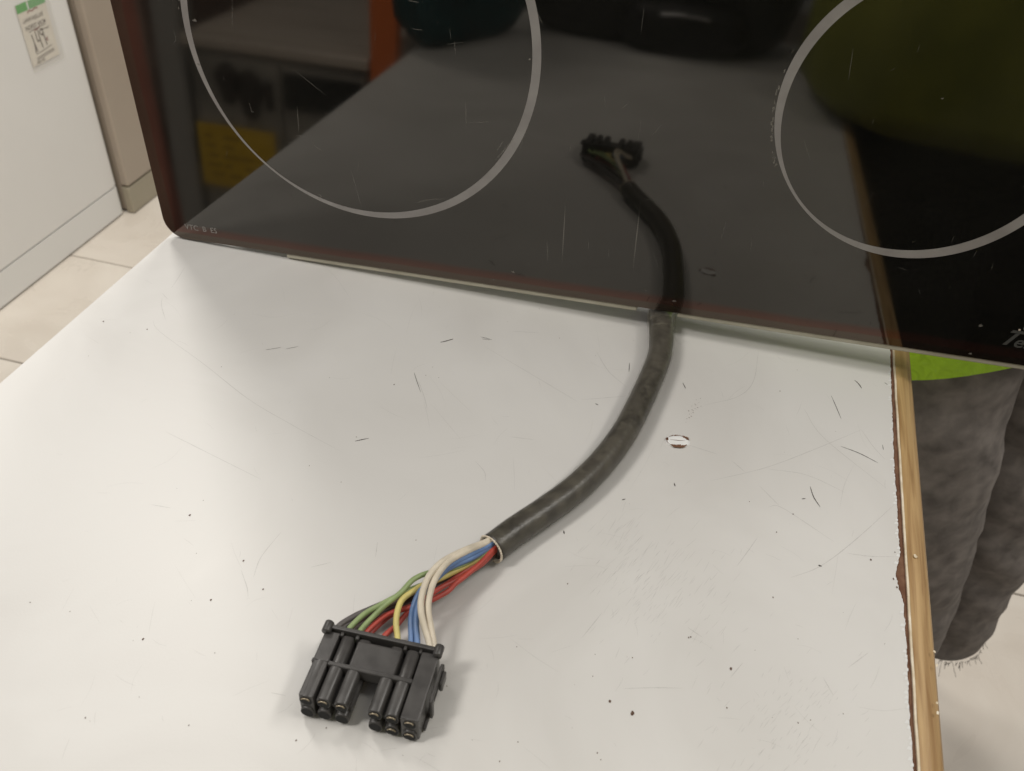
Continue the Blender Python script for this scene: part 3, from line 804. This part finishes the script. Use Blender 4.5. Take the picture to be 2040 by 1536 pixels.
# ------------------------------------------------------------------ appliances along the left aisle
wa = root('dishwasher', T3(-1.5, 1.05, ZF), 'white floor-standing appliance with a plain door, left of the counter', 'dishwasher')
V, Fc = box(-1.80, -1.228, 0.755, 1.332, ZF + .02, -0.10, .003, 1); obj('cabinet', V, Fc, M_PLINTH, wa)


def bowed_panel(y0, y1, z0, z1, xf_, th, r):
    """door slab whose vertical edges are rounded off"""
    pts = []
    for i in range(9):
        a = math.radians(i * 90 / 8); pts.append((xf_ - r * 1.6 + r * 1.6 * math.sin(a), y1 - r + r * math.cos(a)) if False else (xf_ - r + r * math.sin(a), y1 - r + r * math.cos(a)))
    poly = [(xf_ - th, y0), (xf_ - th, y1)] + pts + [(xf_ - r + r * math.cos(math.radians(i * 90 / 8)), y0 + r - r * math.sin(math.radians(i * 90 / 8))) for i in range(9)]
    return prism(poly, z0, z1, .003, 2)


V, Fc = bowed_panel(0.745, 1.352, ZF + .087, -0.26, -1.205, .022, .012); dr = obj('door', V, Fc, M_ENAMEL, wa)
V, Fc = bowed_panel(0.745, 1.352, ZF + .006, ZF + .083, -1.205, .022, .012); obj('plinth', V, Fc, M_PLINTH, wa)
V, Fc = bowed_panel(0.745, 1.352, -0.255, -0.12, -1.205, .022, .012); obj('control_panel', V, Fc, M_PLINTH, wa)
V, Fc = box(-1.82, -1.20, 0.745, 1.352, -0.118, -0.09, .004, 2); obj('top_board', V, Fc, M_ENAMEL, wa)
V, Fc = box(-1.2045, -1.185, 0.90, 1.20, -0.235, -0.21, .004, 2); obj('handle', V, Fc, M_PLINTH, dr)

ba = root('fridge', T3(-1.5, 1.66, ZF), 'tall beige appliance with an olive plinth beside the white dishwasher', 'refrigerator')
V, Fc = box(-1.80, -1.20, 1.362, 1.95, ZF + .005, 0.75, .003, 1); obj('cabinet', V, Fc, M_BEIGE, ba)
V, Fc = box(-1.201, -1.176, 1.357, 1.955, ZF + .082, 0.74, .006, 3); fd = obj('door', V, Fc, M_BEIGE, ba)
V, Fc = box(-1.201, -1.178, 1.357, 1.955, ZF + .002, ZF + .078, .004, 2); obj('plinth', V, Fc, M_OLIVE, ba)
V, Fc = box(-1.175, -1.14, 1.90, 1.925, 0.1, 0.5, .005, 2); obj('handle', V, Fc, M_OLIVE, fd)

# price tag on the white door
PT = Matrix(((0, 0, 1, -1.2035), (1, 0, 0, 1.185), (0, 1, 0, -0.497), (0, 0, 0, 1)))       # x along +Y, y up, z out
tg = root('price_tag', PT, 'handwritten price tag with green header stuck on the white appliance', 'price tag')
TW, TH = .104, .139
obj('card', *box(0, TW - .014, 0.006, TH, 0, .0006), M_CARD, tg, local=True)
obj('clear_pocket', *box(-.003, TW, -.006, TH + .001, .0012, .0016), M_SLEEVE, tg, local=True)
obj('header', *box(0, .033, TH - .0175, TH, .0007, .0010), M_GREEN1, tg, local=True)
obj('header', *box(.0370, TW - .014, TH - .0175, TH, .0007, .0010), M_GREEN2, tg, local=True)
fig = merge(disc((.0345, TH - .005, .0009), .0028, None, 12), ribbon([(.0345, TH - .008, .0009), (.0345, TH - .016, .0009)], .0022))
obj('header_figure', *fig, M_CHIP, tg, local=True)


def ink(strokes, hw, z=.0010):
    return merge(*[ribbon([(x, y, z + i * 1e-5) for x, y in spline([np.array(p) for p in st], 4 * len(st) + 2)], hw) for i, st in enumerate(strokes)])


def hand(sx, x, y, size):
    V, Fc = text2d(sx, size, .12, size * .012)
    return [Vector((v.x * .82 + x, v.y + y + (v.x) * .0, .0010)) for v in V], Fc


obj('writing', *hand('LAVAVAJILLAS', .008, .0985, .0125), M_INK, tg, local=True)
obj('writing', *hand('INDESIT 60CM', .009, .0825, .0125), M_INK, tg, local=True)
obj('writing', *hand('(con tapa)', .056, .0700, .0070), M_INK, tg, local=True)
obj('writing', *hand('vitro 45', .014, .0085, .0100), M_INK, tg, local=True)
obj('scribble', *ink([[(.028, .1155), (.036, .119), (.044, .1165), (.054, .1195), (.062, .117)]], .0016), M_INKR, tg, local=True)
PR_ = [[(.0200, .0600), (.0215, .045), (.0190, .0300)], [(.0215, .046), (.0245, .031)], [(.0315, .0620), (.0320, .0465), (.0400, .0478)], [(.0390, .0640), (.0395, .0480), (.0410, .0330)],
                          [(.0520, .0590), (.0470, .0620), (.0440, .0570), (.0480, .0520), (.0520, .0560)], [(.0520, .0630), (.0525, .048), (.0540, .0345)]]
PR_ = [[(x * 1.12 - .001, .031 + (y - .030) * 1.35) for x, y in st] for st in PR_]
obj('price', *ink(PR_, .0014), M_INK, tg, local=True)
obj('price_bar', *ink([[(.0330, .0765), (.0420, .0780), (.0520, .0795)]], .0016), M_INKR, tg, local=True)
obj('euro_sign', *ink([[(.0680, .0530), (.0640, .0530), (.0625, .0490), (.0645, .0455), (.0685, .0460)], [(.0605, .0500), (.0665, .0505)], [(.0605, .0480), (.0660, .0485)]], .0009), M_INKR, tg, local=True)
for st in ([(.0160, .0778), (.0400, .0795), (.0720, .0800)], [(.0200, .0285), (.0450, .0300), (.0740, .0330)], [(.0180, .0200), (.0500, .0225), (.0760, .0240)], [(.0185, .0165), (.0500, .0185), (.0765, .0205)]):
    obj('rule', *ink([st], .0007), M_INK, tg, local=True)

# ------------------------------------------------------------------ people
def skin_mesh(verts, edges, radii, root_i=0, sub=2):
    me = bpy.data.meshes.new('sk'); me.from_pydata([tuple(v) for v in verts], edges, []); me.update()
    o = bpy.data.objects.new('sk', me); COL.objects.link(o)
    o.modifiers.new('s', 'SKIN')
    lay = me.skin_vertices[0].data
    for i, r in enumerate(radii):
        rr = r if hasattr(r, '__len__') else (r, r)
        lay[i].radius = rr; lay[i].use_root = (i == root_i)
    m = o.modifiers.new('u', 'SUBSURF'); m.levels = sub; m.render_levels = sub
    bpy.context.view_layer.update()
    dg = bpy.context.evaluated_depsgraph_get(); ev = bpy.data.meshes.new_from_object(o.evaluated_get(dg))
    V = [v.co.copy() for v in ev.vertices]; Fc = [list(p.vertices) for p in ev.polygons]
    bpy.data.objects.remove(o); bpy.data.meshes.remove(me); bpy.data.meshes.remove(ev)
    return V, Fc


def fold(v, amp, sc=14, seed=0):
    q = Vector((v.x * sc, v.y * sc, v.z * sc * .6 + seed)); return amp * (noise.noise(q) + .5 * noise.noise(q * 2.3))


def leg_tube(path, rad, seg=36, n=44, seed=0, amp=.006):
    pts = spline([np.array(p) for p in path], n); rs = spline([np.array((r, 0, 0)) for r in rad], n)
    V, Fc = tube(pts, [float(r[0]) for r in rs], seg, cap=False)
    out = []
    for i, v in enumerate(V):
        c = Vector(pts[i // seg]); d = (v - c); l = d.length
        t = (i // seg) / n
        dia = noise.noise(Vector((v.z * 34 + v.x * 20 + v.y * 9 + seed, seed, t * 2))) * .0045
        cre = -abs(noise.noise(Vector((v.z * 17 + (v.x - v.y) * 12 + seed * 1.7, (v.x + v.y) * 5, seed)))) * .007 + .002
        out.append(c + d * ((l + fold(v, amp, 11, seed) + dia + cre) / l))
    return out, Fc


def ellipse_ring(c, a, b, ang, z, n=48, droop=None, amp=0, seed=0):
    R = []
    for k in range(n):
        t = 2 * math.pi * k / n; x, y = a * math.cos(t), b * math.sin(t)
        X = c[0] + x * math.cos(ang) - y * math.sin(ang); Y = c[1] + x * math.sin(ang) + y * math.cos(ang)
        v = Vector((X, Y, z + (droop(t) if droop else 0)))
        if amp:
            d = Vector((X - c[0], Y - c[1], 0)); d = d * (1 + fold(v, amp, 9, seed) / d.length); v = Vector((c[0] + d.x, c[1] + d.y, v.z))
        R.append(v)
    return R


def finger_chain(base, dirs, lens):
    P_ = [Vector(base)]
    for d, l in zip(dirs, lens): P_.append(P_[-1] + Vector(d).normalized() * l)
    return P_


def make_person(label, hip, facing, legs, shoulders, arms, head_at, vest, denim, torso, hem, legr, fray):
    """hip: centre; facing: unit xy; legs: two joint paths; arms: two (elbow, wrist, finger direction, palm side)"""
    f = Vector((facing[0], facing[1], 0)).normalized(); left = Vector((-f.y, f.x, 0))
    pr = root('person', T3(hip[0], hip[1], ZF), label, 'person')
    vs, es, rs = [], [], []

    def add(p, r, par=None):
        vs.append(Vector(p)); rs.append(r)
        if par is not None: es.append((par, len(vs) - 1))
        return len(vs) - 1
    H = Vector(hip); neck = Vector(shoulders); hd = Vector(head_at)
    i0 = add(H, (.085, .075)); i1 = add(H.lerp(neck, .35), (.10, .085), i0); i2 = add(H.lerp(neck, .75), (.13, .10), i1); i3 = add(neck, .06, i2)
    i4 = add(neck.lerp(hd, .45), .05, i3); i5 = add(hd - Vector((0, 0, .035)) + f * .012, (.068, .072), i4); i6 = add(hd + Vector((0, 0, .045)), (.076, .088), i5); i7 = add(hd + Vector((0, 0, .085)), (.05, .058), i6)
    for lp, sgn in zip(legs, (1, -1)):
        prev = i0
        for k, p in enumerate(lp):
            prev = add(p, (.055, .052, .046, .038, .036)[min(k, 4)], prev)
        add(Vector(lp[-1]) + f * .13 + Vector((0, 0, -.03)), .03, prev)
    for (elb, wri, fd, pn), sgn in zip(arms, (1, -1)):
        sh = neck + left * sgn * .165 + Vector((0, 0, -.035))
        a = add(sh, .052, i2); b = add(elb, .042, a); c = add(wri, (.030, .026), b)
        fd = Vector(fd).normalized(); pn = Vector(pn).normalized(); sd = fd.cross(pn).normalized()
        palm = add(Vector(wri) + fd * .045, (.036, .018), c); kn = add(Vector(wri) + fd * .085, (.038, .014), palm)
        for q, (off, L) in enumerate(((-.030, .062), (-.010, .074), (.011, .070), (.030, .055))):
            p0 = Vector(wri) + fd * .088 + sd * off
            ch = finger_chain(p0, (fd * .9 + pn * .35, fd * .5 + pn * .8, fd * .1 + pn), (L * .45, L * .32, L * .26)); pv = kn
            for k, p in enumerate(ch): pv = add(p, (.0095, .009, .0082, .0072)[k], pv)
        ch = finger_chain(Vector(wri) + fd * .035 - sd * .036, (-sd + fd * .6 + pn * .3, fd + pn * .5 - sd * .3, fd + pn * .8), (.03, .03, .024)); pv = palm
        for k, p in enumerate(ch): pv = add(p, (.012, .0105, .0095, .008)[k], pv)
    V, Fc = skin_mesh(vs, es, rs, 0, 2)
    body = obj('body', V, Fc, M_SKIN, pr, smooth=True)
    # face
    for sgn in (1, -1):
        c = hd + f * .083 + left * sgn * .031 + Vector((0, 0, .012))
        bm = bmesh.new(); bmesh.ops.create_uvsphere(bm, u_segments=16, v_segments=10, radius=.0125)
        for v in bm.verts: v.co = c + v.co
        V, Fc = bm_data(bm); e = obj('eye', V, Fc, M_EYEW, pr, smooth=True)
        bm = bmesh.new(); bmesh.ops.create_uvsphere(bm, u_segments=12, v_segments=8, radius=.0065)
        for v in bm.verts: v.co = c + f * .0082 + v.co
        V, Fc = bm_data(bm); obj('iris', V, Fc, M_EYED, e, smooth=True)
        V, Fc = tube(spline([hd + left * sgn * .078 + Vector((0, 0, .03)) + f * .0, hd + left * sgn * .092 + Vector((0, 0, .02)) - f * .012, hd + left * sgn * .086 + Vector((0, 0, -.018)), hd + left * sgn * .077 + Vector((0, 0, -.024)) + f * .004], 14), .0065, 8)
        obj('ear', V, Fc, M_SKIN, pr, smooth=True)
    V, Fc = tube(spline([hd + f * .085 + Vector((0, 0, .022)), hd + f * .098 + Vector((0, 0, 0)), hd + f * .108 + Vector((0, 0, -.022)), hd + f * .088 + Vector((0, 0, -.030))], 12), [.006, .006, .007, .008, .009, .010, .011, .012, .012, .011, .009, .006], 10)
    obj('nose', V, Fc, M_SKIN, pr, smooth=True)
    V, Fc = tube(spline([hd + f * .076 + left * .022 + Vector((0, 0, -.052)), hd + f * .087 + Vector((0, 0, -.050)), hd + f * .076 - left * .022 + Vector((0, 0, -.052))], 10), [.002, .004, .005, .0055, .006, .006, .0055, .005, .004, .002], 8)
    obj('mouth', V, Fc, mat('lips', (.45, .2, .16), .5), pr, smooth=True)
    bm = bmesh.new(); bmesh.ops.create_uvsphere(bm, u_segments=28, v_segments=18, radius=1)
    for v in bm.verts:
        q = v.co.copy(); s_ = 1 + .05 * noise.noise(q * 5)
        v.co = hd - f * .014 + Vector((0, 0, .040)) + (left * q.x * .088 + f * q.y * .098 + Vector((0, 0, q.z * .078))) * s_
    dele = [v for v in bm.verts if (v.co - hd).dot(f) > .05 and v.co.z < hd.z + .075]
    bmesh.ops.delete(bm, geom=dele, context='VERTS')
    V, Fc = bm_data(bm); obj('hair', V, Fc, M_HAIR, pr, smooth=True)
    # trousers: two legs and a seat
    parts = []
    for q, (lp, rr) in enumerate(zip(legs, legr)):
        parts.append(leg_tube(lp, rr, seed=q * 7.7 + hip[0] * 3, amp=.004))
    c0 = H
    ang = math.atan2(left.y, left.x)
    parts.append(loft([ellipse_ring((H.x, H.y), .165, .12, ang, H.z + .10), ellipse_ring((H.x, H.y), .19, .135, ang, H.z), ellipse_ring((H.x, H.y), .18, .125, ang, H.z - .09), ellipse_ring((H.x, H.y), .07, .07, ang, H.z - .13)]))
    V, Fc = merge(*parts); je = obj('trousers', V, Fc, denim, pr, smooth=True)
    if fray:
        th = []
        for lp, rr in zip(legs, legr):
            c = Vector(lp[-1]); r_ = rr[-1]
            for k in range(150):
                a = random.uniform(0, 2 * math.pi); L = random.choice((.006, .009, .012, .02)) * random.uniform(.5, 1.3)
                p = c + Vector((math.cos(a) * r_, math.sin(a) * r_, random.uniform(.0, .006)))
                o_ = Vector((math.cos(a), math.sin(a), 0)) * random.uniform(-.2, .7) * L
                w_ = Vector((random.uniform(-.5, .5), random.uniform(-.5, .5), 0)) * L
                th.append(tube([p, p + o_ * .5 + w_ * .4 + Vector((0, 0, -L * .5)), p + o_ + w_ + Vector((0, 0, -L))], .00035, 4))
        V, Fc = merge(*th); obj('frayed_hem', V, Fc, M_THREAD, je, kind='stuff')
    # vest
    rgs = []
    for (z, cxy, a_, b_, ang_) in torso:
        rgs.append(ellipse_ring(cxy, a_, b_, ang_, z, 64, hem if z == torso[0][0] else None, .0045 if fray else .02, hip[1] * 5))
    V, Fc = loft(rgs, False, False)
    ve = obj('vest', V, Fc, vest, pr, smooth=True)
    sol = ve.modifiers.new('thick', 'SOLIDIFY'); sol.thickness = .0025
    # sleeves
    for (elb, wri, fd, pn), sgn in zip(arms, (1, -1)):
        sh = neck + left * sgn * .15 + Vector((0, 0, -.04))
        V, Fc = leg_tube([sh - left * sgn * .03, sh.lerp(Vector(elb), .3), sh.lerp(Vector(elb), .75)], [.085, .075, .066], 24, 18, 3.3 * sgn, .005)
        obj('sleeve', V, Fc, vest, ve, smooth=True)
    for lp in legs:
        a = Vector(lp[-1]) + f * .06; a.z = ZF
        rgs = []
        for t, wd, hh in ((-.085, .022, .03), (-.075, .034, .075), (-.02, .038, .085), (.05, .040, .062), (.12, .046, .045), (.165, .038, .036), (.185, .015, .02)):
            rgs.append([a + f * t + left * wd * math.cos(k * 2 * math.pi / 20) + Vector((0, 0, max(0, .004 + hh * .5 + hh * .5 * math.sin(k * 2 * math.pi / 20)))) for k in range(20)])
        V, Fc = loft(rgs); obj('shoe', V, Fc, M_SHOE, pr, smooth=True)
    return pr


# the colleague standing at the right end of the counter, behind the hob
fA = (-.74, .67); angA = math.atan2(.74, .67)
make_person('person in lime top and frayed grey jeans standing right behind the hob', (.625, .43, -.06), fA,
            [[(.565, .362, -.06), (.578, .352, -.24), (.628, .362, -.43), (.668, .375, -.60), (.690, .385, -.765)],
             [(.690, .500, -.06), (.712, .492, -.26), (.744, .480, -.45), (.762, .474, -.62), (.770, .470, -.742)]],
            (.625, .43, .43), [((.50, .18, .30), (.478, .062, .45), (-.25, -.35, .9), (-.3, -.95, -.1)), ((.78, .62, .20), (.74, .58, -.03), (-.2, .1, -1), (-.9, .3, 0))],
            (.615, .44, .60), M_VEST, M_JEAN,
            [(-.184, (.612, .425), .205, .128, angA), (-.10, (.615, .425), .205, .130, angA), (.05, (.62, .428), .20, .125, angA), (.2, (.625, .43), .205, .13, angA), (.33, (.625, .43), .215, .125, angA), (.42, (.625, .43), .16, .09, angA), (.455, (.625, .43), .075, .065, angA)],
            lambda t: .045 * max(0, -math.sin(t)) ** 2, [[.080, .080, .074, .062, .060], [.085, .085, .078, .066, .060]], True)
# the photographer, seen only as a reflection in the hob
make_person('photographer in lime top and black jeans mirrored in the hob glass', (.665, -.56, -.06), (-.41, .91),
            [[(.582, -.505, -.06), (.582, -.50, -.25), (.585, -.50, -.45), (.59, -.51, -.65), (.59, -.52, -.86)],
             [(.745, -.575, -.06), (.745, -.57, -.25), (.745, -.56, -.45), (.745, -.57, -.65), (.745, -.58, -.86)]],
            (.62, -.64, .47), [((.43, -.78, .24), (.37, -.62, .26), (.0, .8, .5), (.6, .5, -.3)), ((.86, -.56, .20), (.62, -.46, .22), (-.8, .3, .3), (-.6, .5, -.3))],
            (.58, -.62, .66), M_VEST2, M_JEAN2,
            [(.006, (.625, -.575), .205, .160, -.42), (.03, (.610, -.58), .212, .165, -.42), (.15, (.61, -.60), .205, .160, -.42), (.32, (.62, -.62), .205, .14, -.42), (.43, (.62, -.64), .17, .10, -.42), (.50, (.62, -.64), .075, .065, -.42)],
            None, [[.085, .082, .072, .062, .06], [.098, .088, .072, .062, .06]], False)

# ------------------------------------------------------------------ what the glass mirrors from the other side of the aisle
db = root('display_cabinet', T3(-.66, -1.75, ZF), 'low cabinet with pale top mirrored left in the hob glass', 'cabinet')
V, Fc = box(-.905, -.445, -2.3, -1.515, ZF + .05, -.345, .004, 1); obj('carcass', V, Fc, M_CABF, db)
V, Fc = box(-.890, -.668, -1.514, -1.502, ZF + .10, -.36, .003, 1); d_ = obj('door', V, Fc, M_CABF, db)
V, Fc = box(-.662, -.452, -1.514, -1.502, ZF + .10, -.36, .003, 1); d_2 = obj('door', V, Fc, M_CABF, db)
V, Fc = box(-.70, -.685, -1.501, -1.485, -.47, -.40, .003, 1); obj('handle', V, Fc, M_DARKAP, d_)
V, Fc = box(-.915, -.440, -2.32, -1.495, -.344, -.318, .004, 1); obj('top_board', V, Fc, M_CABT, db)
V, Fc = box(-.89, -.46, -2.2, -1.54, ZF, ZF + .05); obj('plinth', V, Fc, M_DARKAP, db)
for xo, zo, wd, hh in ((-.80, -.42, .03, .05), (-.745, -.44, .035, .06)):
    V, Fc = prism([(xo + wd * math.cos(a) * (1 + .25 * math.sin(3 * a)), zo + hh * math.sin(a)) for a in np.linspace(0, 6.1, 22)], 0, .004); V = [Vector((v.x, -1.4985 + v.z, v.y)) for v in V]
    obj('dark_sticker', V, Fc, M_DARKAP, db)
V, Fc = box(-.655, -.46, -1.5, -1.494, -.46, -.375, .002, 1); obj('oven_window', V, Fc, M_HOLE, d_2)

ys = root('notice', T3(-.79, -1.49, -.69), 'yellow notice card on the low cabinet mirrored in the hob glass', 'notice')
V, Fc = box(-.895, -.686, -1.4935, -1.4905, -.688, -.525, .001, 1); ysb = obj('card', V, Fc, M_YEL, ys)
nt = []
for k in range(5):
    for q in range(random.randint(2, 4)):
        x0 = -.88 + q * .05 + random.uniform(0, .012); nt.append(box(x0, x0 + random.uniform(.02, .045), -1.4904, -1.4902, -.56 - k * .025, -.552 - k * .025))
V, Fc = merge(*nt); obj('faded_print', V, Fc, mat('faded_ink', (.35, .22, .02), .7), ysb, kind='stuff')

op = root('orange_post', T3(-.405, -1.50, ZF), 'bright orange upright post mirrored above the counter edge', 'post')
V, Fc = box(-.436, -.372, -1.53, -1.495, ZF + .012, .35, .004, 2); obj('upright', V, Fc, M_ORANGE, op)
V, Fc = box(-.46, -.35, -1.58, -1.45, ZF + .0005, ZF + .012, .003, 1); obj('foot_plate', V, Fc, M_ORANGE, op)
V, Fc = box(-.425, -.383, -1.494, -1.490, -.05, .25, .002, 1); obj('slot_rail', V, Fc, M_DARKAP, op)

rk = root('dark_appliance', T3(-1.15, -1.6, ZF), 'dark appliance with a red side panel mirrored at the hob rim', 'appliance')
V, Fc = box(-1.45, -1.03, -2.2, -1.53, ZF + .03, -.10, .01, 2); obj('cabinet', V, Fc, M_REDAP, rk)
V, Fc = box(-1.36, -1.12, -1.529, -1.512, ZF + .10, -.35, .006, 2); fdr = obj('door', V, Fc, M_DARKAP, rk)
V, Fc = box(-1.30, -1.12, -1.529, -1.518, -.30, -.14, .004, 2); obj('control_panel', V, Fc, M_DARKAP, rk)
V, Fc = box(-1.33, -1.14, -1.511, -1.49, -.40, -.385, .004, 2); obj('handle', V, Fc, M_BOXGREY, fdr)
gp2 = root('grey_panel', T3(-.965, -1.55, ZF), 'narrow light grey panel mirrored beside the yellow notice', 'panel')
V, Fc = box(-1.005, -.935, -1.60, -1.53, ZF + .02, .30, .004, 1); obj('panel_board', V, Fc, M_BOXGREY, gp2)
V, Fc = box(-1.02, -.92, -1.63, -1.50, ZF + .0005, ZF + .02, .003, 1); obj('panel_foot', V, Fc, M_DARKAP, gp2)


def soft_lump(c, sx, sy, sz, sq=3.0, amp=.12, seed=0, ang=0):
    bm = bmesh.new(); bmesh.ops.create_uvsphere(bm, u_segments=48, v_segments=28, radius=1)
    for v in bm.verts:
        q = v.co.copy(); k = (abs(q.x) ** sq + abs(q.y) ** sq + abs(q.z) ** sq) ** (-1 / sq)
        k *= 1 + amp * noise.noise(q * 2.1 + Vector((seed, 0, 0))) + amp * .4 * noise.noise(q * 5 + Vector((0, seed, 0)))
        x, y = q.x * k * sx, q.y * k * sy
        v.co = Vector((c[0] + x * math.cos(ang) - y * math.sin(ang), c[1] + x * math.sin(ang) + y * math.cos(ang), max(c[2], c[2] + sz + q.z * k * sz)))
    return bm_data(bm)


bagr = root('shoulder_bag', T3(.25, -.70, .0004), 'soft black bag on the near end of the counter, mirrored in the glass', 'bag')
V, Fc = soft_lump((.245, -.695, .0004), .165, .062, .075, 4.5, .08, 1.3); obj('bag_body', V, Fc, M_BAG, bagr, smooth=True)
V, Fc = soft_lump((.285, -.640, .0005), .075, .028, .030, 3.0, .06, 4.4); obj('front_pocket', V, Fc, M_BAG, bagr, smooth=True)
V, Fc = tube(spline([(.12, -.70, .13), (.14, -.72, .21), (.25, -.73, .24), (.36, -.72, .21), (.38, -.70, .13)], 30), .006, 10); obj('strap', V, Fc, M_BAG, bagr, smooth=True)
V, Fc = tube(spline([(.255, -.6105, .047), (.285, -.606, .050), (.315, -.6105, .047)], 12), .0022, 8); obj('buckle', V, Fc, M_STEEL, bagr, smooth=True)
tr = root('folded_cloth', T3(.04, -.56, .0004), 'dark teal folded cloth on the counter corner, mirrored in the glass', 'cloth')
V, Fc = soft_lump((.035, -.575, .0004), .032, .095, .105, 4.0, .06, 2.0, .5); tb = obj('fold', V, Fc, M_TEAL, tr, smooth=True)
V, Fc = soft_lump((.04, -.58, .195), .034, .090, .02, 3.0, .12, 5.0, .5); obj('fold', V, Fc, M_TEAL, tr, smooth=True)
